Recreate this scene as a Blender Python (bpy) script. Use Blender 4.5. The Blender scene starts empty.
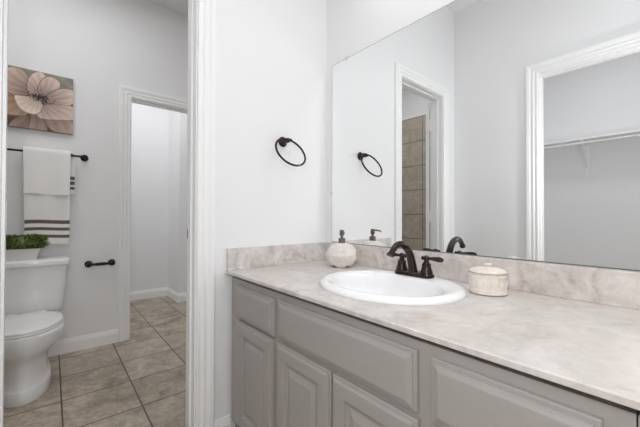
import bpy, bmesh, math, random
import numpy as np
from mathutils import Vector, Matrix
random.seed(7)
sc = bpy.context.scene
col = sc.collection
# ------------------------------------------------------------------ camera, world, lights, exposure
F_PX, YAW, PITCH, ROLL = 315.57, math.radians(40.36), math.radians(.547), math.radians(.144)
f0 = Vector((-math.cos(YAW), math.sin(YAW), 0)); r0 = Vector((math.sin(YAW), math.cos(YAW), 0)); u0 = Vector((0, 0, 1))
f1 = f0 * math.cos(PITCH) + u0 * math.sin(PITCH); u1 = -f0 * math.sin(PITCH) + u0 * math.cos(PITCH)
r2 = r0 * math.cos(ROLL) + u1 * math.sin(ROLL); u2 = -r0 * math.sin(ROLL) + u1 * math.cos(ROLL)
cam = bpy.data.objects.new('camera', bpy.data.cameras.new('camera')); col.objects.link(cam)
cam.matrix_world = Matrix(((r2.x, u2.x, -f1.x, 1.4257), (r2.y, u2.y, -f1.y, -1.2532), (r2.z, u2.z, -f1.z, 1.0496), (0, 0, 0, 1)))
cam.data.sensor_fit = 'HORIZONTAL'; cam.data.sensor_width = 36; cam.data.lens = F_PX / 640 * 36; cam.data.clip_start = .02
sc.camera = cam
w = bpy.data.worlds.new('world'); sc.world = w; w.use_nodes = True
w.node_tree.nodes['Background'].inputs[0].default_value = (.9, .95, 1, 1); w.node_tree.nodes['Background'].inputs[1].default_value = .3

def lamp(name, kind, loc, energy, color=(1, 1, 1), size=None, size_y=None, aim=None):
    l = bpy.data.lights.new(name, kind); l.energy = energy; l.color = color
    if kind == 'AREA':
        l.shape = 'RECTANGLE'; l.size = size; l.size_y = size_y or size
    else:
        l.shadow_soft_size = size
    o = bpy.data.objects.new(name, l); o.location = loc; col.objects.link(o)
    if aim: o.rotation_euler = (Vector(aim) - Vector(loc)).to_track_quat('-Z', 'Y').to_euler()
    return o
lamp('camera_flash', 'POINT', (1.40, -1.36, 1.36), 11.0, (.985, .995, 1), .04)
lamp('vanity_lamp', 'AREA', (.75, -.14, 2.30), .45, (.985, .995, 1), .8, .14, (.75, -.55, 0))
lamp('bathroom_ceiling_lamp', 'AREA', (1.25, -.50, 2.90), 4.2, (.985, .995, 1), .5, .5, (1.25, -.50, 0))
lamp('toilet_room_lamp', 'AREA', (-.75, -1.35, 2.90), 6.8, (.985, .995, 1), 1.0, 1.2, (-.75, -1.35, 0))
lamp('hall_lamp', 'AREA', (-2.25, -.75, 2.90), 7.2, (.985, .995, 1), .7, 1.4, (-2.25, -.75, 0))
lamp('closet_lamp', 'AREA', (1.0, -2.3, 2.90), 4.2, (.985, .995, 1), .3, .3, (1.0, -2.3, 0))
vs = sc.view_settings
vs.view_transform = 'Standard'; vs.look = 'None'; vs.gamma = 1; vs.use_curve_mapping = False; vs.exposure = .6
cy = sc.cycles
cy.use_denoising = True; cy.use_adaptive_sampling = False; cy.max_bounces = 12; cy.diffuse_bounces = 7; cy.glossy_bounces = 5
cy.use_guiding = True; cy.caustics_reflective = True; cy.blur_glossy = 0; cy.sample_clamp_indirect = 8

# ------------------------------------------------------------------ materials
def srgb(r, g, b):
    return tuple(((c / 255) / 12.92 if c / 255 <= .04045 else ((c / 255 + .055) / 1.055) ** 2.4) for c in (r, g, b)) + (1,)
class NT:
    def __init__(s, name):
        s.m = bpy.data.materials.new(name); s.m.use_nodes = True; s.t = s.m.node_tree; s.b = s.t.nodes['Principled BSDF']
    def n(s, kind, **kw):
        o = s.t.nodes.new('ShaderNode' + kind)
        for k, v in kw.items():
            if k.startswith('_'): setattr(o, k[1:], v)
            else: o.inputs[k].default_value = v
        return o
    def l(s, a, b): s.t.links.new(a, b)
    def set(s, **kw):
        for k, v in kw.items(): s.b.inputs[k.replace('_', ' ')].default_value = v
    def coords(s, scale=None):
        return s.n('TexCoord').outputs['Object']
    def ramp(s, src, stops):
        r = s.n('ValToRGB'); e = r.color_ramp.elements
        while len(e) < len(stops): e.new(.5)
        for i, (p, c) in enumerate(stops): e[i].position = p; e[i].color = c
        s.l(src, r.inputs[0]); return r.outputs[0]
    def bump(s, h, strength, dist=.002):
        b = s.n('Bump', Strength=strength, Distance=dist); s.l(h, b.inputs['Height']); s.l(b.outputs[0], s.b.inputs['Normal'])
def plain(name, color, rough=.5, metal=0, noise=0, nscale=40, var=None, **kw):
    t = NT(name); t.set(Base_Color=color, Roughness=rough, Metallic=metal, **kw)
    if noise or var:
        nz = t.n('TexNoise', Scale=nscale, Detail=4.0); t.l(t.coords(), nz.inputs['Vector'])
        if noise: t.bump(nz.outputs[0], noise)
        if var: t.l(t.ramp(nz.outputs[0], [(.3, color), (.7, var)]), t.b.inputs['Base Color'])
    return t.m
WALL = plain('wall_paint', srgb(236, 236, 237), .6, noise=.12, nscale=160)
CEIL = plain('ceiling_paint', srgb(236, 236, 236), .8, noise=.2, nscale=90)
TRIM = plain('trim_paint', srgb(243, 243, 243), .42, var=srgb(241, 241, 241), nscale=3)
CAB = plain('cabinet_paint', srgb(163, 158, 154), .36, noise=.05, nscale=60)
CABDARK = plain('cabinet_paint_shaded', srgb(105, 101, 98), .6, noise=.05)  # darkened cabinet grey, the under-counter shadow put into the colour
PORC = plain('porcelain', srgb(238, 238, 239), .08, noise=.01, nscale=6)
SEATW = plain('seat_plastic', srgb(240, 240, 240), .16, noise=.01, nscale=6)
BRONZE = plain('oil_rubbed_bronze', srgb(54, 47, 44), .2, .85, noise=.02, nscale=60, var=srgb(68, 59, 55))
BLACK = plain('matte_black_metal', srgb(34, 33, 33), .38, .6, noise=.02)
PUMP = plain('brushed_pewter', srgb(112, 104, 98), .34, .8, noise=.06, nscale=200)
GLASSEDGE = plain('mirror_edge', srgb(118, 124, 122), .3, noise=.01)
MIRROR = plain('mirror_silver', (.93, .94, .94, 1), 0.0, 1.0)
CLIP = plain('clear_clip', srgb(215, 216, 216), .2, noise=.01)
TOWEL = plain('white_terry', srgb(240, 239, 237), .95, noise=.7, nscale=420)
HANDT = plain('white_terry_smooth', srgb(244, 243, 241), .95, noise=.5, nscale=420)
STRIPE = plain('brown_stripe', srgb(112, 98, 92), .95, noise=.7, nscale=420)
STEEL = plain('strike_metal', srgb(88, 84, 80), .4, .8, noise=.02)
PLANTER = plain('white_ceramic_planter', srgb(226, 225, 224), .5, noise=.15, nscale=50)
CANVAS_EDGE = plain('canvas_edge', srgb(120, 100, 88), .8, noise=.3, nscale=300)
LEAF = plain('boxwood_leaf', srgb(26, 42, 14), .4, noise=.05, nscale=110, var=srgb(138, 156, 74))
SOIL = plain('dark_soil', srgb(40, 45, 25), .9, noise=.5, nscale=80)
WIRE = plain('white_shelf_enamel', srgb(244, 244, 244), .35, noise=.02)

def tile_mat(name, size_u, size_v, off, wall=False, cols=None, grout=None, mortar=.0043):
    t = NT(name); co = t.coords(); sep = t.n('SeparateXYZ'); t.l(co, sep.inputs[0]); com = t.n('CombineXYZ')
    for i, (src, o) in enumerate((('X', off[0]), ('Z' if wall else 'Y', off[1]))):
        a = t.n('Math', _operation='SUBTRACT'); t.l(sep.outputs[src], a.inputs[0]); a.inputs[1].default_value = o; t.l(a.outputs[0], com.inputs[i])
    br = t.n('TexBrick', _offset=0.0, _squash=1.0); t.l(com.outputs[0], br.inputs['Vector'])
    for k, v in (('Scale', 1.0), ('Mortar Size', mortar), ('Mortar Smooth', .1), ('Bias', 0.0), ('Brick Width', size_u), ('Row Height', size_v)): br.inputs[k].default_value = v
    br.inputs['Color1'].default_value = (.25, .25, .25, 1); br.inputs['Color2'].default_value = (.75, .75, .75, 1); br.inputs['Mortar'].default_value = (0, 0, 0, 1)
    n1 = t.n('TexNoise', Scale=5.5, Detail=7.0, Roughness=.62, Distortion=1.2); n2 = t.n('TexNoise', Scale=38.0, Detail=5.0, Roughness=.7)
    t.l(co, n1.inputs['Vector']); t.l(co, n2.inputs['Vector'])
    m = t.n('Mix', _data_type='FLOAT'); m.inputs[0].default_value = .38; t.l(n1.outputs[0], m.inputs[2]); t.l(n2.outputs[0], m.inputs[3])
    m2 = t.n('Mix', _data_type='FLOAT'); m2.inputs[0].default_value = .13; t.l(m.outputs[0], m2.inputs[2]); t.l(br.outputs['Color'], m2.inputs[3])
    c = t.ramp(m2.outputs[0], [(.33, srgb(*cols[0])), (.5, srgb(*cols[1])), (.68, srgb(*cols[2]))])
    mx = t.n('Mix', _data_type='RGBA'); t.l(br.outputs['Fac'], mx.inputs[0]); t.l(c, mx.inputs[6]); mx.inputs[7].default_value = srgb(*grout)
    t.l(mx.outputs[2], t.b.inputs['Base Color'])
    h = t.n('Math', _operation='MULTIPLY_ADD'); t.l(n2.outputs[0], h.inputs[0]); h.inputs[1].default_value = .25
    inv = t.n('Math', _operation='SUBTRACT'); inv.inputs[0].default_value = 1.0; t.l(br.outputs['Fac'], inv.inputs[1]); t.l(inv.outputs[0], h.inputs[2])
    t.bump(h.outputs[0], .35, .003); t.set(Roughness=.42)
    return t.m
FLOOR = tile_mat('floor_tile', .341, .341, (-.549, -1.203), False, ((118, 106, 91), (168, 155, 139), (212, 200, 184)), (88, 76, 65))
TUBTILE = tile_mat('tub_tile', .341, .3275, (-.88, 1.083), True, ((156, 145, 131), (182, 171, 157), (204, 194, 180)), (108, 97, 84))

def marble(name, stops, sc1):
    t = NT(name); co = t.coords()
    n1 = t.n('TexNoise', Scale=sc1, Detail=7.0, Roughness=.62, Distortion=1.6); n2 = t.n('TexNoise', Scale=30.0, Detail=9.0, Roughness=.75, Distortion=1.2); n3 = t.n('TexNoise', Scale=3.2, Detail=3.0)
    for q in (n1, n2, n3): t.l(co, q.inputs['Vector'])
    m = t.n('Mix', _data_type='FLOAT'); m.inputs[0].default_value = .4; t.l(n1.outputs[0], m.inputs[2]); t.l(n2.outputs[0], m.inputs[3])
    c = t.ramp(m.outputs[0], stops)
    tint = t.ramp(n3.outputs[0], [(.42, (1, 1, 1, 1)), (.58, (1.0, .955, .935, 1))])
    x = t.n('Mix', _data_type='RGBA', _blend_type='MULTIPLY'); x.inputs[0].default_value = 1; t.l(c, x.inputs[6]); t.l(tint, x.inputs[7])
    t.l(x.outputs[2], t.b.inputs['Base Color']); t.set(Roughness=.3); return t.m
MARBLE = marble('cultured_marble', [(.36, srgb(180, 174, 169)), (.47, srgb(200, 196, 192)), (.56, srgb(210, 207, 203)), (.68, srgb(223, 220, 216))], 6.0)
MARBLE_SPLASH = marble('cultured_marble_splash', [(.36, srgb(172, 166, 162)), (.46, srgb(203, 198, 195)), (.55, srgb(216, 212, 209)), (.66, srgb(232, 229, 227))], 9.0)
def ceramic(name, c1, c2, scale):
    t = NT(name); co = t.coords(); n1 = t.n('TexNoise', Scale=scale, Detail=5.0, Roughness=.6); t.l(co, n1.inputs['Vector'])
    t.l(t.ramp(n1.outputs[0], [(.35, c1), (.65, c2)]), t.b.inputs['Base Color']); t.set(Roughness=.45)
    t.bump(n1.outputs[0], .25, .002); return t.m
STONE = ceramic('carved_stoneware', srgb(214, 205, 198), srgb(232, 226, 220), 45.0)
JARC = ceramic('cream_crackle_ceramic', srgb(219, 209, 198), srgb(232, 224, 215), 60.0)
RIMBROWN = plain('brown_glaze_line', srgb(150, 132, 120), .5, noise=.05)
PT = NT('flower_painting'); at = PT.n('Attribute', _attribute_name='pigment'); PT.l(at.outputs['Color'], PT.b.inputs['Base Color']); PT.set(Roughness=.75)
nz = PT.n('TexNoise', Scale=260.0, Detail=2.0); PT.l(PT.coords(), nz.inputs['Vector']); PT.bump(nz.outputs[0], .25, .001)
PAINT = PT.m

# ------------------------------------------------------------------ mesh helpers
class MB:
    def __init__(s): s.bm = bmesh.new(); s.mats = []
    def mi(s, m):
        if m not in s.mats: s.mats.append(m)
        return s.mats.index(m)
    def box(s, x0, x1, y0, y1, z0, z1, bev=0, seg=2, m=None):
        t = bmesh.new(); bmesh.ops.create_cube(t, size=1)
        for v in t.verts: v.co = Vector(((x0 + x1) / 2 + v.co.x * (x1 - x0), (y0 + y1) / 2 + v.co.y * (y1 - y0), (z0 + z1) / 2 + v.co.z * (z1 - z0)))
        if bev: bmesh.ops.bevel(t, geom=list(t.edges), offset=bev, segments=seg, profile=.5, affect='EDGES')
        return s.add(t, m)
    def add(s, t, m=None, mat=None):
        if mat is not None: bmesh.ops.transform(t, matrix=mat, verts=t.verts)
        me = bpy.data.meshes.new('tmp'); t.to_mesh(me); t.free(); n = len(s.bm.faces); s.bm.from_mesh(me); bpy.data.meshes.remove(me)
        if m is not None:
            i = s.mi(m); s.bm.faces.ensure_lookup_table()
            for k in range(n, len(s.bm.faces)): s.bm.faces[k].material_index = i
        return s
    def loft(s, rings, cap0=True, cap1=True, closed=True, m=None):
        bm = s.bm; i = s.mi(m) if m is not None else 0; R = [[bm.verts.new(p) for p in r] for r in rings]; n = len(R[0])
        for a, b in zip(R, R[1:]):
            for k in range(n if closed else n - 1):
                f = bm.faces.new((a[k], a[(k + 1) % n], b[(k + 1) % n], b[k])); f.material_index = i
        if cap0 and closed: bm.faces.new(R[0][::-1]).material_index = i
        if cap1 and closed: bm.faces.new(R[-1]).material_index = i
        return s
    def lathe(s, prof, c=(0, 0, 0), axis='Z', n=32, m=None, direction=None, rmod=None):
        q = Vector(direction or {'X': (1, 0, 0), 'Y': (0, 1, 0), 'Z': (0, 0, 1)}[axis]).normalized().to_track_quat('Z', 'Y').to_matrix()
        rings = []
        for (r, z) in prof:
            ring = []
            for k in range(n):
                a = 2 * math.pi * k / n; rr = r * (rmod(a, z) if rmod else 1)
                ring.append(Vector(c) + q @ Vector((rr * math.cos(a), rr * math.sin(a), z)))
            rings.append(ring)
        return s.loft(rings, m=m)
    def tube(s, pts, rad, n=12, m=None, sy=1.0):
        P = [Vector(p) for p in pts]; R = rad if isinstance(rad, (list, tuple)) else [rad] * len(P)
        up = None; rings = []
        for i, p in enumerate(P):
            d = (P[min(i + 1, len(P) - 1)] - P[max(i - 1, 0)]).normalized()
            if up is None: up = d.orthogonal().normalized()
            up = (up - d * up.dot(d)).normalized(); b = d.cross(up)
            rings.append([p + up * math.cos(2 * math.pi * k / n) * R[i] + b * math.sin(2 * math.pi * k / n) * R[i] * sy for k in range(n)])
        return s.loft(rings, m=m)
    def torus(s, c, R, r, ax_u, ax_v, n=56, k=10, m=None):
        u, v = Vector(ax_u).normalized(), Vector(ax_v).normalized(); wn = u.cross(v); bm = s.bm; G = []
        for i in range(n):
            a = 2 * math.pi * i / n; d = u * math.cos(a) + v * math.sin(a)
            G.append([bm.verts.new(Vector(c) + d * (R + r * math.cos(2 * math.pi * j / k)) + wn * r * math.sin(2 * math.pi * j / k)) for j in range(k)])
        for i in range(n):
            for j in range(k): bm.faces.new((G[i][j], G[(i + 1) % n][j], G[(i + 1) % n][(j + 1) % k], G[i][(j + 1) % k]))
        return s
    def build(s, name, mat=None, parent=None, smooth=False, origin=None, angle=35):
        o_w = Vector(origin) if origin is not None else (Vector(parent['_o']) if parent else Vector((0, 0, 0)))
        bmesh.ops.recalc_face_normals(s.bm, faces=s.bm.faces)
        bmesh.ops.translate(s.bm, vec=-o_w, verts=s.bm.verts)
        me = bpy.data.meshes.new(name); s.bm.to_mesh(me); s.bm.free()
        if mat is not None and not s.mats: me.materials.append(mat)
        for m in s.mats: me.materials.append(m)
        if smooth:
            me.polygons.foreach_set('use_smooth', [True] * len(me.polygons))
            try: me.set_sharp_from_angle(angle=math.radians(angle))
            except Exception: pass
        o = bpy.data.objects.new(name, me); col.objects.link(o)
        if parent: o.parent = parent
        else: o.location = o_w
        o['_o'] = tuple(o_w)
        return o
def tag(o, label=None, cat=None, group=None, kind=None):
    for k, v in (('label', label), ('category', cat), ('group', group), ('kind', kind)):
        if v: o[k] = v
    return o
def empty(name, loc, label, cat, group=None):
    o = bpy.data.objects.new(name, None); o.location = loc; o.empty_display_size = .05; col.objects.link(o); o['_o'] = tuple(loc)
    return tag(o, label, cat, group)
def struct(name, mb, mat, label=None, cat=None, parent=None, smooth=False):
    o = mb.build(name, mat, parent, smooth)
    if parent is None: tag(o, label, cat, None, 'structure')
    return o

# ------------------------------------------------------------------ the setting
CZ = 2.95
YJ0, YJ1, ZH = -1.379, -.768, 2.112          # toilet-room doorway in the end wall
XC0, XC1, ZC = .672, 1.52, 2.148             # closet doorway
YB0, YB1, ZB = -.738, .03, 2.062             # doorway in the toilet room's back wall
TD = -1.682                                  # back wall of the toilet room
def wall(name, boxes, label, mat=WALL):
    mb = MB()
    for b in boxes: mb.box(*b)
    return struct(name, mb, mat, label, 'wall')
J = .018
struct('floor', MB().box(-3.2, 2.09, -3.42, .72, -.05, 0), FLOOR, 'brown square ceramic floor tiles laid in a straight grid', 'floor')
struct('ceiling', MB().box(-3.2, 2.09, -3.42, .72, CZ, CZ + .05), CEIL, 'plain white ceiling over the toilet room', 'ceiling')
wall('wall_end', [(-.115, 0, YJ1 + J, .27, 0, CZ), (-.115, 0, -2.62, YJ0 - J, 0, CZ), (-.115, 0, YJ0 - J, YJ1 + J, ZH + J, CZ)], 'white wall with the towel ring at the end of the vanity')
wall('wall_mirror', [(0, 2.09, .006, .12, 0, CZ)], 'white wall behind the mirror above the vanity')
wall('wall_right', [(1.97, 2.09, -3.42, .006, 0, CZ)], 'white wall at the far end of the vanity')
wall('wall_closet', [(0, XC0 - J, -1.71, -1.595, 0, CZ), (XC1 + J, 1.97, -1.71, -1.595, 0, CZ), (XC0 - J, XC1 + J, -1.71, -1.595, ZC + J, CZ)], 'white wall with the closet doorway seen in the mirror')
wall('wall_closet_back', [(0, 1.97, -3.42, -3.3, 0, CZ)], 'back wall of the closet seen in the mirror')
wall('wall_closet_left', [(0, .1, -3.3, -1.71, 0, CZ)], 'side wall inside the closet')
wall('wall_toilet_back', [(TD - .12, TD, -2.62, YB0 - J, 0, CZ), (TD - .12, TD, YB1 + J, .27, 0, CZ), (TD - .12, TD, YB0 - J, YB1 + J, ZB + J, CZ)], 'white wall behind the toilet')
wall('wall_tub', [(TD, -.115, -2.62, -2.5, 0, CZ)], 'white wall above the brown tile seen in the mirror')
wall('wall_toilet_side', [(TD, -.115, .15, .27, 0, CZ)], 'side wall of the toilet room')
wall('wall_hall_far', [(-3.2, -3.08, -1.72, -.07, 0, CZ)], 'pale wall beyond the second doorway')
wall('wall_hall_return', [(-3.2, -2.62, -.07, .72, 0, CZ)], 'projecting wall corner beyond the second doorway')
wall('wall_hall_left', [(-3.08, TD - .12, -1.72, -1.6, 0, CZ)], 'side wall beyond the second doorway')
wall('wall_hall_right', [(-2.62, TD - .12, .6, .72, 0, CZ)], 'right wall beyond the second doorway')
struct('wall_tile', MB().box(TD, -.115, -2.5, -2.488, .0, 2.395), TUBTILE, 'brown tile surround seen in the mirror through the doorway', 'tile')
struct('trim_1', MB().box(TD, -.115, -2.5, -2.480, 2.395, 2.425, .004), TRIM, 'white trim strip along the top of the brown tile', 'trim')

CAS = [(0, 0), (0, .009), (.004, .012), (.012, .012), (.017, .008), (.024, .010), (.030, .015), (.036, .015), (.041, .011), (.048, .012), (.058, .018), (.074, .020), (.080, .017), (.082, 0)]
def casing(name, label, fn, a0, a1, zt, z0=0.0):
    """door casing: fn(along, out, z) gives the world point; profile swept up one side, across the head and down"""
    mb = MB(); rings = []
    for k in range(4):
        ring = []
        for (wd, h) in CAS:
            a, z = ((a0 - wd, z0), (a0 - wd, zt + wd), (a1 + wd, zt + wd), (a1 + wd, z0))[k]
            ring.append(fn(a, h, z))
        rings.append(ring)
    mb.loft(rings)
    return struct(name, mb, TRIM, label, 'door casing')
R_ = .005
casing('trim_2', 'white profiled casing around the doorway to the toilet room', lambda a, h, z: (h, a, z), YJ0 - R_, YJ1 + R_, ZH + R_)
casing('trim_3', 'white profiled casing around the closet doorway seen in the mirror', lambda a, h, z: (a, -1.595 + h, z), XC0 - R_, XC1 + R_, ZC + R_)
casing('trim_4', 'white casing around the second doorway beside the paper holder', lambda a, h, z: (TD + h * .8, a, z), YB0 - R_, YB1 + R_, ZB + R_)
def jamb(name, label, mk, a0, a1, zt, d0, d1, stop):
    mb = MB()
    for q in ((a0 - J, a0, 0, zt + J), (a1, a1 + J, 0, zt + J), (a0, a1, zt, zt + J)): mb.box(*mk(q[0], q[1], d0, d1), q[2], q[3])
    s0, s1 = stop
    for q in ((a0, a0 + .008, 0, zt), (a1 - .008, a1, 0, zt), (a0 + .008, a1 - .008, zt - .011, zt)): mb.box(*mk(q[0], q[1], s0, s1), q[2], q[3])
    return struct(name, mb, TRIM, label, 'door jamb')
jb = jamb('trim_5', 'white door jamb with stop in the doorway to the toilet room', lambda a, b, d, e: (d, e, a, b), YJ0, YJ1, ZH, -.115, 0.0, (-.075, -.042))
MB().box(-.108, -.082, YJ1 - .0008, YJ1 + .001, .945, .988).build('strike_plate', STEEL, jb)['label'] = 'dark metal strike plate'
jamb('trim_6', 'white jamb lining the closet doorway seen in the mirror', lambda a, b, d, e: (a, b, d, e), XC0, XC1, ZC, -1.71, -1.595, (-1.67, -1.64))
jamb('trim_7', 'white jamb lining the second doorway', lambda a, b, d, e: (d, e, a, b), YB0, YB1, ZB, TD - .12, TD, (TD - .08, TD - .05))
BB = [(0, 0), (.014, 0), (.014, .078), (.011, .084), (.011, .090), (.007, .097), (.005, .106), (0, .109)]
def baseboard(name, label, segs):
    mb = MB()
    for (p, q, n, e0, e1) in segs:       # e0/e1: mitre extension of the ends per unit of thickness
        P, Q, N = Vector((*p, 0)), Vector((*q, 0)), Vector((*n, 0)); d = (Q - P).normalized()
        mb.loft([[P + N * o - d * o * e0 + Vector((0, 0, z)) for o, z in BB], [Q + N * o + d * o * e1 + Vector((0, 0, z)) for o, z in BB]])
    return struct(name, mb, TRIM, label, 'baseboard')
baseboard('baseboard_end', 'white baseboard between the doorway casing and the vanity', [((0, YJ1 + R_ + .082), (0, -.60), (1, 0), 0, 0)])
baseboard('baseboard_toilet', 'white baseboard on the wall behind the toilet', [((TD, -2.48), (TD, YB0 - R_ - .082), (1, 0), 0, 0)])
baseboard('baseboard_hall', 'white baseboard around the corner beyond the second doorway', [((-3.08, -1.6), (-3.08, -.07), (1, 0), 0, -1), ((-3.08, -.07), (-2.62, -.07), (0, -1), -1, 1), ((-2.62, -.07), (-2.62, .6), (1, 0), 1, 0)])
baseboard('baseboard_closet', 'white baseboard inside the closet', [((.1, -3.3), (1.97, -3.3), (0, 1), 0, 0)])

# the open door of the toilet room, standing back against the wall, hinge edge towards the doorway
d = MB().box(-.166, -.130, -2.133, -1.384, .012, 2.097, .002).build('door_1', TRIM)
tag(d, 'white door opened back beyond the doorway, its hinge edge seen in the mirror', 'door', None, 'structure')
for z in (1.885, 1.05, .25):
    h = MB().box(-.163, -.113, -1.3835, -1.3795, z - .05, z + .05).lathe([(.006, -.052), (.006, .052)], (-.1225, -1.379, z), n=12).build('hinge', TRIM, d)

# ------------------------------------------------------------------ vanity
FY = -.600                                   # face frame plane
def panel(mb, x0, x1, z0, z1, prof, y0=FY):
    rings = []
    for (i, h) in prof: rings.append([(x0 + i, y0 - h, z0 + i), (x1 - i, y0 - h, z0 + i), (x1 - i, y0 - h, z1 - i), (x0 + i, y0 - h, z1 - i)])
    mb.loft(rings); return mb
SLAB = [(0, 0.0005), (0, .010), (.0025, .0125), (.0085, .0125), (.0095, .0165), (.015, .0185), (.021, .0215), (.024, .022)]
DOOR = [(0, .0005), (0, .011), (.0025, .0135), (.008, .0135), (.009, .0175), (.014, .0205), (.018, .021), (.052, .021), (.054, .019), (.056, .012), (.062, .0085), (.070, .008), (.072, .012), (.090, .0185), (.094, .019)]
def cabinet(name, loc, label, x0, x1, stiles):
    c = empty(name, loc, label, 'cabinet')
    mb = MB().box(x0, x1, FY, -.58, .10, .762)           # face frame board
    mb.box(x0, x0 + .018, -.58, -.001, .0, .762).box(x1 - .018, x1, -.58, -.001, .0, .762).box(x0, x1, -.58, -.001, .10, .118).box(x0, x1, -.012, -.001, .118, .762)
    mb.build('carcass', CAB, c)
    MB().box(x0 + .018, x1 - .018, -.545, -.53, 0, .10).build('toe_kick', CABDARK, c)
    MB().box(x0, x1, -.588, -.575, .762, .7797).build('shaded_build_up_strip', CABDARK, c)  # recessed filler coloured dark to draw the shadow line below the counter lip
    return c
van = cabinet('bathroom_vanity', (.686, -.3, 0), 'grey painted vanity cabinet with raised panel doors under the pale countertop', 0.016, 1.372, None)
def slab_front(c, name, label, *r): return tag(panel(MB(), *r, SLAB).build(name, CAB, c), label)
def door_front(c, *r): return panel(MB(), *r, DOOR).build('door', CAB, c)
slab_front(van, 'drawer', None, .092, .404, .594, .737)
door_front(van, .104, .399, .125, .583)
slab_front(van, 'false_front', 'long blank false front below the sink', .431, 1.015, .598, .741)
door_front(van, .429, .724, .125, .583); door_front(van, .731, 1.018, .125, .583)
slab_front(van, 'drawer', None, 1.050, 1.336, .597, .739)
slab_front(van, 'drawer', None, 1.050, 1.336, .372, .583); slab_front(van, 'drawer', None, 1.050, 1.336, .125, .358)
v2 = cabinet('drawer_cabinet', (1.67, -.3, 0), 'grey painted cabinet continuing the vanity past the right edge of the photo', 1.374, 1.968, None)
door_front(v2, 1.40, 1.666, .125, .583); door_front(v2, 1.672, 1.94, .125, .583); slab_front(v2, 'drawer', None, 1.40, 1.94, .597, .739)

# sink: outline constants shared with the hole in the countertop
SX, SY, SA, SB = .70, -.31, .27, .232
def ell(cx, cy_, a, b, z, n=72): return [(cx + a * math.cos(2 * math.pi * k / n), cy_ + b * math.sin(2 * math.pi * k / n), z) for k in range(n)]
ct = empty('countertop', (.98, -.3, .78), 'pale beige marbled countertop with backsplash on the grey vanity', 'countertop')
def counter_slab():
    mb = MB(); bm = mb.bm; n = 72; ex = .006
    X0, X1, Y0, Y1, Z0, Z1 = .0, 1.968, -.626, .006, .780, .794
    def rect_pt(a):   # radial projection onto the slab's outline
        dx, dy = math.cos(a) * SA, math.sin(a) * SB; t = 1e9
        for dd, lo, hi, c in ((dx, X0, X1, SX), (dy, Y0, Y1, SY)):
            if abs(dd) > 1e-9: t = min(t, ((hi if dd > 0 else lo) - c) / dd)
        return SX + dx * t, SY + dy * t
    angs = sorted([2 * math.pi * k / n for k in range(n)] + [math.atan2((y - SY) / SB, (x - SX) / SA) % (2 * math.pi) for x in (X0, X1) for y in (Y0, Y1)])
    inner = [(SX + (SA - .012) * math.cos(a), SY + (SB - .012) * math.sin(a)) for a in angs]; outer = [rect_pt(a) for a in angs]
    def ins(p, d): return (min(max(p[0], X0 + d), X1 - d), min(max(p[1], Y0 + d), Y1 - d))
    mb.loft([[(*p, Z0) for p in inner], [(*p, Z1) for p in inner], [(*ins(p, .003), Z1) for p in outer], [(*p, Z1 - .003) for p in outer], [(*p, Z0) for p in outer], [(*p, Z0) for p in inner]], False, False)
    return mb
counter_slab().build('slab', MARBLE, ct)
MB().box(.0, 1.968, -.020, .006, .794, .8975, .002).build('backsplash', MARBLE_SPLASH, ct)
MB().box(.0005, .020, -.622, -.0205, .794, .8985, .002).build('side_splash', MARBLE_SPLASH, ct)

sk = empty('sink', (SX, SY, .80), 'white oval drop-in sink set into the marbled countertop', 'sink')
BX, BY, BA, BBv = .70, -.335, .212, .160
rings = [ell(SX, SY, SA - .016, SB - .016, .770), ell(SX, SY, SA - .016, SB - .016, .7945), ell(SX, SY, SA, SB, .7945), ell(SX, SY, SA + .001, SB + .001, .800), ell(SX, SY, SA - .004, SB - .004, .808), ell(SX, SY, SA - .012, SB - .012, .813), ell(SX, SY, SA - .022, SB - .020, .814),
         ell(BX, BY, BA + .012, BBv + .012, .811), ell(BX, BY, BA + .003, BBv + .003, .806), ell(BX, BY, BA - .006, BBv - .006, .795), ell(BX, BY, BA * .92, BBv * .92, .768), ell(BX, BY, BA * .80, BBv * .80, .730), ell(BX, BY, BA * .62, BBv * .62, .695), ell(BX, BY, BA * .38, BBv * .40, .676), ell(BX, BY, .026, .026, .670)]
mb = MB(); mb.loft(rings, False, True)
mb.loft([ell(SX, SY, SA - .016, SB - .016, .770), ell(BX, BY, BA * .86, BBv * .9, .720), ell(BX, BY, BA * .6, BBv * .62, .682), ell(BX, BY, .03, .03, .655)], False, True)
mb.build('basin', PORC, sk, True, angle=60)
MB().lathe([(.024, .6705), (.024, .674), (.018, .675), (.016, .672), (.003, .672)], (BX, BY, 0), n=24).build('drain', BRONZE, sk, True)['label'] = 'dark bronze drain ring'

# ------------------------------------------------------------------ faucet
FX, FYc, FZ = .697, -.135, .8135
fa = empty('faucet', (FX, FYc, FZ), 'dark bronze two-handle arched faucet standing on the sink rim', 'faucet')
def rrect(cx, cy_, hx, hy, r, z, n=6):
    pts = []
    for (sx, sy, a0) in ((1, 1, 0), (-1, 1, 90), (-1, -1, 180), (1, -1, 270)):
        for k in range(n + 1):
            a = math.radians(a0 + 90 * k / n); pts.append((cx + sx * (hx - r) + r * math.cos(a), cy_ + sy * (hy - r) + r * math.sin(a), z))
    return pts
MB().loft([rrect(FX, FYc, .083, .029, .022, FZ), rrect(FX, FYc, .083, .029, .022, FZ + .008), rrect(FX, FYc, .079, .025, .020, FZ + .014), rrect(FX, FYc, .076, .022, .018, FZ + .017)]).build('base_plate', BRONZE, fa, True)
ctl = [(-.140, .012), (-.144, .034), (-.150, .056), (-.160, .082), (-.176, .106), (-.199, .124), (-.226, .131), (-.251, .127), (-.271, .113), (-.283, .097)]
path = [(FX, y, FZ + z) for y, z in ctl]
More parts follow.
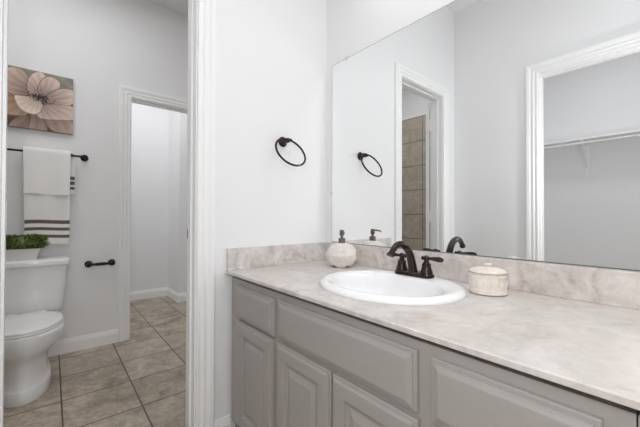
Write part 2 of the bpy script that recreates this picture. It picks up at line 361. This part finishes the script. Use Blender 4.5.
for _ in range(2):
    q_ = [path[0]]
    for p0_, p1_ in zip(path, path[1:]): q_ += [tuple(.75 * a_ + .25 * b_ for a_, b_ in zip(p0_, p1_)), tuple(.25 * a_ + .75 * b_ for a_, b_ in zip(p0_, p1_))]
    path = q_ + [path[-1]]
rad = list(np.interp(np.linspace(0, 1, len(path)), [0, .15, .5, .85, 1], [.0195, .0172, .0142, .0115, .0105]))
MB().tube(path, rad, 18).build('spout', BRONZE, fa, True)
e = Vector(path[-1]); dd = (Vector(path[-1]) - Vector(path[-3])).normalized()
MB().lathe([(.0102, -.005), (.0130, -.001), (.0142, .004), (.0132, .009), (.009, .010)], tuple(e), direction=tuple(dd), n=20).build('spout_tip', BRONZE, fa, True)
for s in (-1, 1):
    hx = FX + s * .057
    hb = MB().lathe([(.0235, .014), (.0235, .022), (.0215, .026), (.0185, .036), (.0175, .044), (.0185, .048), (.0165, .052), (.0115, .058), (.0095, .066), (.0125, .070), (.0125, .078), (.008, .083), (.0035, .085)], (hx, FYc, FZ), n=24).build('handle_base', BRONZE, fa, True)
    L = [(hx - s * .014, FYc, FZ + .0735), (hx, FYc, FZ + .074), (hx + s * .018, FYc, FZ + .0745), (hx + s * .036, FYc - .002, FZ + .0745), (hx + s * .055, FYc - .004, FZ + .074), (hx + s * .068, FYc - .006, FZ + .0735), (hx + s * .074, FYc - .006, FZ + .073)]
    lv = MB().tube(L, [.0062, .0062, .0058, .0085, .0105, .0085, .003], 14)
    lv.lathe([(.004, -.006), (.0078, -.003), (.0078, .003), (.004, .006)], (hx - s * .016, FYc, FZ + .0735), axis='X', n=14)
    lv.build('lever', BRONZE, hb, True)

# ------------------------------------------------------------------ mirror
mi = MB(); e_ = .0035
def mrect(d, y): return [(.0557 + d, y, .8985 + d), (1.94 - d, y, .8985 + d), (1.94 - d, y, 1.9388 - d), (.0557 + d, y, 1.9388 - d)]
mi.loft([mrect(0, .006), mrect(0, .0015), mrect(e_, 0.0)], True, False, m=GLASSEDGE)
f = mi.bm.faces.new([mi.bm.verts.new(p) for p in mrect(e_, 0.0)]); f.material_index = mi.mi(MIRROR)
bmesh.ops.remove_doubles(mi.bm, verts=mi.bm.verts, dist=1e-5)
mir = mi.build('mirror', None, origin=(1.0, .003, .8985))
tag(mir, 'large frameless wall mirror standing on the backsplash over the sink', 'mirror')
for (x, z, sx, sz) in ((.177, 1.9388, .008, .010), (.0557, 1.188, .006, .010), (1.004, .8985, .008, .006), (1.5, 1.9388, .008, .010)):
    MB().box(x - sx, x + sx, -.004, .0055, z - sz * .9 + (.0095 if z < .9 else 0), z + sz * .9 + (.004 if z < .9 else 0), .0015).build('clip', CLIP, mir)['label'] = 'small clear mirror clip'

# ------------------------------------------------------------------ towel ring on the end wall
tr = empty('towel_ring', (0, -.308, 1.451), 'dark bronze towel ring on the white wall left of the mirror', 'towel ring')
MB().lathe([(.027, 0), (.028, .004), (.026, .008), (.020, .012), (.018, .018), (.014, .022), (.011, .030), (.012, .040), (.0135, .048), (.012, .056), (.006, .060)], (0.0, -.308, 1.451), axis='X', n=28).build('post', BRONZE, tr, True)
MB().tube([(.046, -.330, 1.4525), (.049, -.308, 1.455), (.050, -.284, 1.4545)], [.008, .009, .008], 12).build('hanger', BRONZE, tr, True)
MB().torus((.092, -.318, 1.3815), 0.0865, .0054, (0, 1, 0), (-.50, 0, .866)).build('ring', BRONZE, tr, True)

# ------------------------------------------------------------------ soap dispenser and jar
def stone_body():
    mb = MB(); rings = []; n = 96; cx, cy_ = .266, -.120
    prof = [(.046, .0), (.050, .001), (.056, .008), (.066, .022), (.0735, .042), (.0755, .062), (.0725, .082), (.064, .100), (.050, .112), (.030, .119), (.016, .121)]
    zz = [p[1] for p in prof]; rr = [p[0] for p in prof]
    for z in np.linspace(0, .121, 60):
        r = float(np.interp(z, zz, rr)); ring = []
        for k in range(n):
            a = 2 * math.pi * k / n; q = (abs(math.cos(a)) ** 3 + abs(math.sin(a)) ** 3) ** (-1 / 3); q = 1 + (q - 1) * .55
            env = math.sin(math.pi * min(1, max(0, (z - .012) / .1))) 
            relief = .0022 * env * (math.sin(5 * a + 62 * z + 1.6 * math.sin(3 * a - 75 * z)) + .6 * math.sin(11 * a - 130 * z + 2 * math.sin(4 * a)))
            foot = 0.0
            dz = 0.0
            if z < .014: dz = (.011 * max(0, math.cos(4 * a + math.pi)) ** .6 if math.cos(4 * a + math.pi) > 0 else 0) * (1 - z / .014)
            R = r * q + relief
            ring.append((cx + R * math.cos(a + .7), cy_ + R * math.sin(a + .7), .7945 + z + dz))
        rings.append(ring)
    mb.loft(rings); return mb
sd = empty('soap_dispenser', (.266, -.120, .7945), 'squat carved off-white soap dispenser with pewter pump beside the mirror corner', 'soap dispenser')
stone_body().build('bottle', STONE, sd, True, angle=60)
MB().lathe([(.018, .120), (.018, .142), (.0165, .145), (.006, .146)], (.266, -.12, .7945), n=24).build('collar', PUMP, sd, True)
pm = MB().lathe([(.007, .145), (.007, .156), (.0115, .158), (.0125, .166), (.0105, .178), (.0115, .184), (.006, .187)], (.266, -.12, .7945), n=20)
pm.tube([(.266, -.12, .794 + .178), (.283, -.130, .794 + .180), (.301, -.141, .794 + .177), (.307, -.145, .794 + .170)], [.0055, .0045, .0038, .0034], 10)
pm.build('pump', PUMP, sd, True)

jr = empty('canister', (.980, -.130, .7945), 'small cream lidded ceramic canister on the countertop right of the sink', 'canister')
def jar_rmod(a, z):
    if .020 < z < .054:
        e_ = math.sin(math.pi * (z - .020) / .034); return 1 + .045 * e_ * (1 - abs(math.sin(9 * a)) ** .5) + .012 * e_ * math.cos(36 * a)
    return 1
pz = [(.0545, 0), (.0575, .002), (.0575, .007), (.0560, .009), (.0575, .011), (.0575, .015), (.0555, .017)] + [(.0555, float(z)) for z in np.linspace(.019, .055, 12)] + [(.0578, .0575), (.0578, .0615), (.0560, .0635), (.0575, .0655), (.0575, .069), (.053, .0695)]
MB().lathe(pz, (.980, -.130, .7945), n=108, rmod=jar_rmod).build('jar', JARC, jr, True, angle=60)
lid = MB().lathe([(.0565, .0695), (.0578, .0705), (.0578, .0730), (.0555, .0750), (.048, .0795), (.036, .0838), (.020, .0865), (.010, .0870)], (.980, -.130, .7945), n=48).build('lid', JARC, jr, True)
MB().torus((.980, -.130, .7945 + .0700), .0585, .0012, (1, 0, 0), (0, 1, 0), 48, 6).build('rim_line', RIMBROWN, jr, True)['label'] = 'thin brown glaze line under the lid'
MB().torus((.980, -.130, .7945 + .0022), .0570, .0012, (1, 0, 0), (0, 1, 0), 48, 6).build('foot_line', RIMBROWN, jr, True)['label'] = 'thin brown glaze line at the foot'
MB().lathe([(.009, .0862), (.007, .0895), (.009, .0920), (.0125, .0945), (.0115, .0985), (.005, .1000)], (.980, -.130, .7945), n=24).build('knob', JARC, lid, True)

# ------------------------------------------------------------------ toilet
TY = -1.375
to = empty('toilet', (-1.2, TY, 0), 'white two-piece toilet with closed lid standing on the brown tiles', 'toilet')
def egg(cx, lf, lb, hw, z, n=56, p=2.0, pb=2.6):
    pts = []
    for k in range(n):
        a = 2 * math.pi * k / n; c, s_ = math.cos(a), math.sin(a)
        pp = p if c > 0 else pb
        x = (lf if c > 0 else lb) * math.copysign(abs(c) ** (2 / pp), c); y = hw * math.copysign(abs(s_) ** (2 / pp), s_)
        pts.append((cx + x, TY + y, z))
    return pts
bowl = MB().loft([egg(-1.23, .255, .33, .124, 0), egg(-1.23, .258, .33, .127, .012), egg(-1.23, .254, .33, .126, .062), egg(-1.23, .246, .33, .121, .074), egg(-1.23, .232, .33, .112, .082), egg(-1.23, .225, .33, .110, .14), egg(-1.23, .232, .33, .113, .20), egg(-1.21, .232, .33, .122, .235), egg(-1.19, .240, .33, .150, .265), egg(-1.18, .246, .32, .174, .300), egg(-1.18, .254, .30, .187, .335), egg(-1.18, .257, .29, .190, .365), egg(-1.18, .255, .28, .187, .380), egg(-1.18, .240, .27, .172, .383)])
bowl.build('bowl', PORC, to, True, angle=70)
MB().loft([egg(-1.18, .240, .20, .176, .383), egg(-1.18, .247, .205, .183, .386), egg(-1.18, .249, .206, .185, .393), egg(-1.18, .245, .203, .181, .3975)]).build('seat', SEATW, to, True)
MB().loft([egg(-1.18, .238, .205, .175, .3975), egg(-1.18, .246, .212, .182, .400), egg(-1.18, .247, .213, .183, .408), egg(-1.18, .240, .207, .177, .414), egg(-1.18, .205, .180, .150, .4175), egg(-1.18, .10, .09, .07, .419)]).build('lid', SEATW, to, True, angle=60)
for s in (-1, 1): MB().box(-1.425, -1.385, TY + s * .075 - .022, TY + s * .075 + .022, .383, .412, .006).build('lid_hinge', SEATW, to, True)
def trr(hy0, x0, x1, z, r=.035): return rrect((x0 + x1) / 2, TY, (x1 - x0) / 2, hy0, r, z)
MB().loft([trr(.176, -1.655, -1.475, .384), trr(.184, -1.66, -1.468, .392), trr(.190, -1.662, -1.464, .42), trr(.202, -1.664, -1.458, .56), trr(.212, -1.666, -1.452, .704)]).build('tank', PORC, to, True, angle=50)
MB().loft([trr(.216, -1.668, -1.446, .704, .03), trr(.224, -1.672, -1.438, .709, .034), trr(.225, -1.673, -1.436, .735, .034), trr(.221, -1.670, -1.441, .745, .032), trr(.212, -1.66, -1.452, .749, .03)]).build('tank_lid', PORC, to, True, angle=50)
MB().box(-1.456, -1.44, TY - .19, TY - .13, .645, .665, .006).lathe([(.012, 0), (.012, .016)], (-1.458, TY - .145, .655), axis='X', n=16).build('flush_lever', PUMP, to, True)
# planter on the tank lid
pl = empty('potted_plant', (-1.525, -1.415, .7492), 'small leafy green plant in a white trough on the toilet tank', 'plant')
def trough(hy, hx, z): return rrect(-1.525, -1.415, hx, hy, .008, z, 3)
MB().loft([trough(.082, .040, .7492), trough(.084, .042, .751), trough(.102, .054, .822), trough(.104, .056, .826), trough(.098, .050, .826), trough(.094, .046, .812)], True, True).build('planter', PLANTER, pl, True)
fm = MB(); bm = fm.bm
for k in range(1700):
    a, b_ = random.uniform(0, 2 * math.pi), math.acos(random.uniform(-.8, 1)); q = random.uniform(.78, 1.0)
    nrm = Vector((math.sin(b_) * math.cos(a), math.sin(b_) * math.sin(a), math.cos(b_)))
    bx_ = Vector([math.copysign(abs(c) ** .62, c) for c in nrm])
    lump = 1 + .07 * math.sin(5 * a + 3 * b_) + .05 * math.sin(9 * a - 4 * b_)
    p = Vector((-1.530, -1.405, .872)) + Vector((bx_.x * .066, bx_.y * .134, bx_.z * .048)) * q * lump
    if p.x < -1.580: p.x = -1.580 + random.uniform(0, .01)
    dr = (nrm + Vector((random.uniform(-.9, .9), random.uniform(-.9, .9), random.uniform(-.5, .7)))).normalized(); sd_ = dr.cross(Vector((random.uniform(-1, 1), random.uniform(-1, 1), 1))).normalized(); up = dr.cross(sd_)
    ln, wd = random.uniform(.012, .018), random.uniform(.0045, .007)
    v = [bm.verts.new(p + c) for c in (-dr * ln * .5, sd_ * wd + up * .002, dr * ln * .5, -sd_ * wd + up * .002)]
    f1_ = bm.faces.new((v[0], v[1], v[2])); f2_ = bm.faces.new((v[0], v[2], v[3]))
fm.add((lambda t: (bmesh.ops.create_icosphere(t, subdivisions=3, radius=1), t)[1])(bmesh.new()), None, Matrix.Translation((-1.53, -1.408, .858)) @ Matrix.Diagonal((.050, .112, .046, 1)))
fm.build('foliage', LEAF, pl)

# ------------------------------------------------------------------ towel bar, towels, paper holder, picture
BXb, BZ = -1.615, 1.507
tb = empty('towel_bar', (TD, -1.365, BZ), 'black towel bar on the wall above the toilet', 'towel bar')
MB().tube([(BXb, -1.67, BZ), (BXb, -1.06, BZ)], .0075, 14).build('bar', BLACK, tb, True)
for y in (-1.67, -1.06):
    MB().lathe([(.026, 0), (.026, .006), (.020, .012), (.012, .016), (.011, .050), (.0155, .056), (.0165, .068), (.0145, .078), (.006, .082)], (TD, y, BZ), axis='X', n=24).build('post', BLACK, tb, True)
def drape(mb, y0, y1, zf, zb, r, stripes, th, back_shift=0.0, seed=0, m0=None):
    """a towel over the bar: front from zf up, over the bar, down to zb behind"""
    prof = []
    for z in np.linspace(zf, BZ, 150): prof.append((BXb + r, float(z)))
    for a in np.linspace(0, math.pi, 12)[1:-1]: prof.append((BXb + r * math.cos(a), BZ + r * math.sin(a)))
    for z in np.linspace(BZ, zb, 80): prof.append((BXb - r, float(z)))
    ny = 28; G = []; nf = 150; N = len(prof)
    for s in (1, -1):
        grid = []
        for i, (x, z) in enumerate(prof):
            row = []; t = i / (N - 1); front = i < nf; low = max(0, min(1, (BZ - z) / (BZ - zf)))
            if front: nx, nz_ = 1, 0
            elif i < nf + 10: a = math.pi * (i - nf + 1) / 11; nx, nz_ = math.cos(a), math.sin(a)
            else: nx, nz_ = -1, 0
            for j in range(ny + 1):
                u = j / ny; y = y0 + (y1 - y0) * u + (back_shift if i >= nf + 10 else back_shift * (0 if front else (i - nf) / 10))
                wv = low * (.006 * math.sin(7 * u + seed) + .004 * math.sin(13 * u + 2 * seed + 1)) if front else low * .002 * math.sin(8 * u)
                y += .006 * low * math.sin(2.2 * low + seed) * (1 if front else .3) - (.012 * low * (u - .5) if front else 0)
                zz = z + (.004 * math.sin(5 * u + seed) * low if front else 0)
                row.append(mb.bm.verts.new((x + wv + nx * s * th / 2, y, zz + nz_ * s * th / 2)))
            grid.append(row)
        G.append(grid)
    def mat(i):
        z = (prof[i][1] + prof[min(i + 1, N - 1)][1]) / 2
        if i < nf - 1: return 1 if any(abs(z - q) < .0125 for q in stripes[0]) else 0
        if i > nf + 10: return 1 if any(abs(z - q) < .0125 for q in stripes[1]) else 0
        return 0
    i0, i1 = mb.mi(m0 or TOWEL), mb.mi(STRIPE)
    for grid in G:
        for i in range(N - 1):
            for j in range(ny):
                f = mb.bm.faces.new((grid[i][j], grid[i + 1][j], grid[i + 1][j + 1], grid[i][j + 1])); f.material_index = i1 if mat(i) else i0
    for i in range(N - 1):
        for j in (0, ny):
            f = mb.bm.faces.new((G[0][i][j], G[0][i + 1][j], G[1][i + 1][j], G[1][i][j])); f.material_index = i1 if mat(i) else i0
    for i in (0, N - 1):
        for j in range(ny):
            f = mb.bm.faces.new((G[0][i][j], G[0][i][j + 1], G[1][i][j + 1], G[1][i][j])); f.material_index = i0
bt = MB(); drape(bt, -1.408, -1.150, .846, 1.215, .016, ((1.007, .954, .901), (1.335, 1.297, 1.259)), .012, .027, .3)
tag(bt.build('bath_towel', None, None, True, origin=(BXb, -1.278, BZ), angle=50), 'white bath towel with three brown stripes hanging on the black bar', 'towel')
ht = MB(); drape(ht, -1.410, -1.150, 1.205, 1.285, .0285, ((), ()), .010, -.008, 1.1, HANDT)
tag(ht.build('hand_towel', None, None, True, origin=(BXb, -1.285, BZ), angle=50), 'short plain white hand towel folded over the striped towel', 'towel')

ph = empty('paper_holder', (TD, -.95, .667), 'black empty toilet paper holder on the wall right of the toilet', 'paper holder')
for y in (-1.028, -.873):
    MB().lathe([(.026, 0), (.026, .006), (.020, .011), (.012, .015), (.011, .040), (.0165, .046), (.018, .056), (.016, .067), (.007, .072)], (TD, y, .667), axis='X', n=24).build('post', BLACK, ph, True)
MB().tube([(TD + .056, -1.02, .667), (TD + .056, -.985, .667), (TD + .056, -.98, .667), (TD + .056, -.92, .667), (TD + .056, -.915, .667), (TD + .056, -.88, .667)], [.010, .010, .0125, .0125, .010, .010], 14).build('roller', BLACK, ph, True)

# picture: a canvas print of one large pale flower
PY0, PY1, PZ0, PZ1 = -1.560, -1.135, 1.677, 2.102
def pic_pt(zx, zy):    # crop coordinates of the photo (7.11 px per px) -> canvas s, t
    u, v = zx / 7.11, 60 + zy / 7.11
    dx = f1 + r2 * ((u - 320) / F_PX) + u2 * ((213.5 - v) / F_PX); t = (TD + .03 - 1.4257) / dx.x
    return ((-1.2532 + t * dx.y) - PY0) / (PY1 - PY0), ((1.0496 + t * dx.z) - PZ0) / (PZ1 - PZ0)
CTR = pic_pt(285, 270)
PET = [  # outline, root colour, tip colour
    ([(300, 400), (330, 480), (420, 530), (540, 560), (540, 440), (430, 400), (350, 385)], (140, 104, 92), (206, 176, 156)),
    ([(205, 385), (240, 380), (310, 410), (350, 500), (310, 560), (230, 550), (180, 480)], (120, 90, 82), (198, 170, 152)),
    ([(45, 470), (110, 395), (215, 385), (215, 470), (150, 550), (50, 560)], (124, 96, 84), (188, 160, 140)),
    ([(-80, 150), (40, 40), (140, 50), (200, 100), (222, 190), (215, 260), (110, 265), (0, 255)], (140, 104, 92), (226, 194, 172)),
    ([(-80, 235), (50, 215), (110, 262), (142, 335), (225, 390), (110, 405), (-60, 350)], (160, 116, 88), (222, 180, 146)),
    ([(178, 165), (222, 90), (290, 75), (345, 125), (335, 215), (280, 262), (205, 262)], (146, 114, 104), (238, 210, 190)),
    ([(258, 225), (282, 145), (338, 106), (422, 142), (440, 190), (385, 245), (305, 268)], (150, 118, 110), (232, 202, 184)),
    ([(310, 250), (412, 198), (530, 206), (570, 290), (455, 350), (340, 335)], (146, 116, 106), (238, 212, 192)),
    ([(245, 385), (290, 325), (350, 305), (440, 318), (540, 330), (565, 435), (430, 430), (290, 425)], (166, 134, 120), (240, 212, 192)),
    ([(88, 238), (150, 250), (210, 256), (280, 252), (318, 332), (268, 396), (178, 376), (118, 328)], (178, 146, 132), (250, 228, 208))]
def paint_canvas():
    mb = MB(); n = 150; X = TD + .030
    V = [[mb.bm.verts.new((X, PY0 + (PY1 - PY0) * i / n, PZ0 + (PZ1 - PZ0) * j / n)) for j in range(n + 1)] for i in range(n + 1)]
    for i in range(n):
        for j in range(n): mb.bm.faces.new((V[i][j], V[i + 1][j], V[i + 1][j + 1], V[i][j + 1]))
    o = mb.build('painting', PAINT, pic)
    S = np.linspace(0, 1, n + 1); s, t = np.meshgrid(S, S, indexing='ij')
    def nz_(a, b, c): return np.sin(a * s + 3 * np.sin(b * t + c)) * np.sin(b * t + 2 * np.sin(a * s * .7 + c))
    C = np.zeros((n + 1, n + 1, 3)); g = nz_(9, 7, .4)
    top = np.array((150, 145, 133.)); bot = np.array((104, 80, 68.)); k = np.clip(t * 1.5 - .25, 0, 1)[..., None]
    C[:] = bot * (1 - k) + top * k; C += (12 * g + 6 * nz_(31, 23, 1.))[..., None]
    for (outl, c0, c1) in PET:
        P = np.array([pic_pt(*p) for p in outl])
        for _ in range(2):     # round the outline
            Q = np.roll(P, -1, 0); P = np.stack([P * .75 + Q * .25, P * .25 + Q * .75], 1).reshape(-1, 2)
        ins = np.zeros(s.shape, bool); dist = np.full(s.shape, 9.)
        for a, b in zip(P, np.roll(P, -1, 0)):
            cr = ((a[1] > t) != (b[1] > t)); xx = (b[0] - a[0]) * (t - a[1]) / (b[1] - a[1] + 1e-12) + a[0]; ins ^= cr & (s < xx)
            e_ = b - a; h = np.clip(((s - a[0]) * e_[0] + (t - a[1]) * e_[1]) / (e_ @ e_ + 1e-12), 0, 1)
            dist = np.minimum(dist, np.hypot(s - a[0] - e_[0] * h, t - a[1] - e_[1] * h))
        rad_ = np.hypot(s - CTR[0], t - CTR[1]); ang = np.arctan2(t - CTR[1], s - CTR[0])
        far = np.hypot(P[:, 0] - CTR[0], P[:, 1] - CTR[1]); k = np.clip((rad_ - far.min()) / (far.max() - far.min() + 1e-6), 0, 1) ** .8
        streak = .13 * np.sin(ang * 23 + 1.5 * np.sin(rad_ * 11)) * (1 - .5 * k) + .06 * np.sin(ang * 57 + 2 * np.sin(rad_ * 23)) + .07 * nz_(15, 11, 2.)
        k = np.clip(k + streak, 0, 1)[..., None]; c0, c1 = [np.array(q) * .68 + np.mean(q) * .32 * np.array((1.03, .985, .985)) for q in (c0, c1)]; pc = c0 * (1 - k) + c1 * k
        edge = np.clip(dist / .022, 0, 1)[..., None]; pc = pc * (.58 + .42 * edge) + 14 * np.clip(1 - np.abs(dist - .018) / .012, 0, 1)[..., None]
        C = np.where(ins[..., None], pc, C)
    rng = np.random.default_rng(3)
    for _ in range(210):       # stamens
        a, r_ = rng.uniform(0, 2 * np.pi), abs(rng.normal(0, .055)); cs = CTR[0] + r_ * math.cos(a) * 1.35, CTR[1] + r_ * math.sin(a) * .8
        w_ = np.clip(1.4 - np.hypot(s - cs[0], t - cs[1]) / .0095, 0, 1)[..., None]; cc = np.array((52, 38, 36.) if rng.random() < .75 else (150, 134, 124.))
        C = C * (1 - w_) + cc * w_
    C = np.clip(C * 1.0 / 255, 0, 1); L = np.where(C <= .04045, C / 12.92, ((C + .055) / 1.055) ** 2.4)
    at_ = o.data.attributes.new('pigment', 'FLOAT_COLOR', 'POINT'); at_.data.foreach_set('color', np.concatenate([L.reshape(-1, 3), np.ones(((n + 1) ** 2, 1))], 1).astype(np.float32).ravel())
pic = empty('wall_picture', (TD, -1.348, PZ0), 'square canvas print of a large pale pink flower above the towel bar', 'picture')
MB().box(TD, TD + .0297, PY0, PY1, PZ0, PZ1, .002).build('canvas', CANVAS_EDGE, pic)
paint_canvas()

# ------------------------------------------------------------------ closet shelf with rod seen in the mirror
sh = empty('closet_shelf', (1.0, -3.15, 1.85), 'white closet shelf with hanging rod seen in the mirror', 'shelf')
MB().box(.101, 1.969, -3.30, -3.0, 1.868, 1.886, .002).build('shelf_board', WIRE, sh)
MB().tube([(.101, -3.03, 1.838), (1.969, -3.03, 1.838)], .0125, 14).build('hanging_rod', WIRE, sh, True)
for x in (.68, 1.62):
    b = MB().box(x - .012, x + .012, -3.30, -3.294, 1.50, 1.86).box(x - .010, x + .010, -3.29, -3.01, 1.858, 1.868)
    b.tube([(x, -3.294, 1.60), (x, -3.20, 1.68), (x, -3.06, 1.86)], .008, 10)
    b.tube([(x, -3.03, 1.862), (x, -3.018, 1.845), (x, -3.022, 1.826), (x, -3.036, 1.822)], .005, 8)
    b.build('bracket', WIRE, sh)
    MB().box(x - .022, x + .022, -3.294, -3.284, 1.49, 1.64, .003).build('bracket_plate', WIRE, sh)

for o in col.objects:
    if '_o' in o: del o['_o']
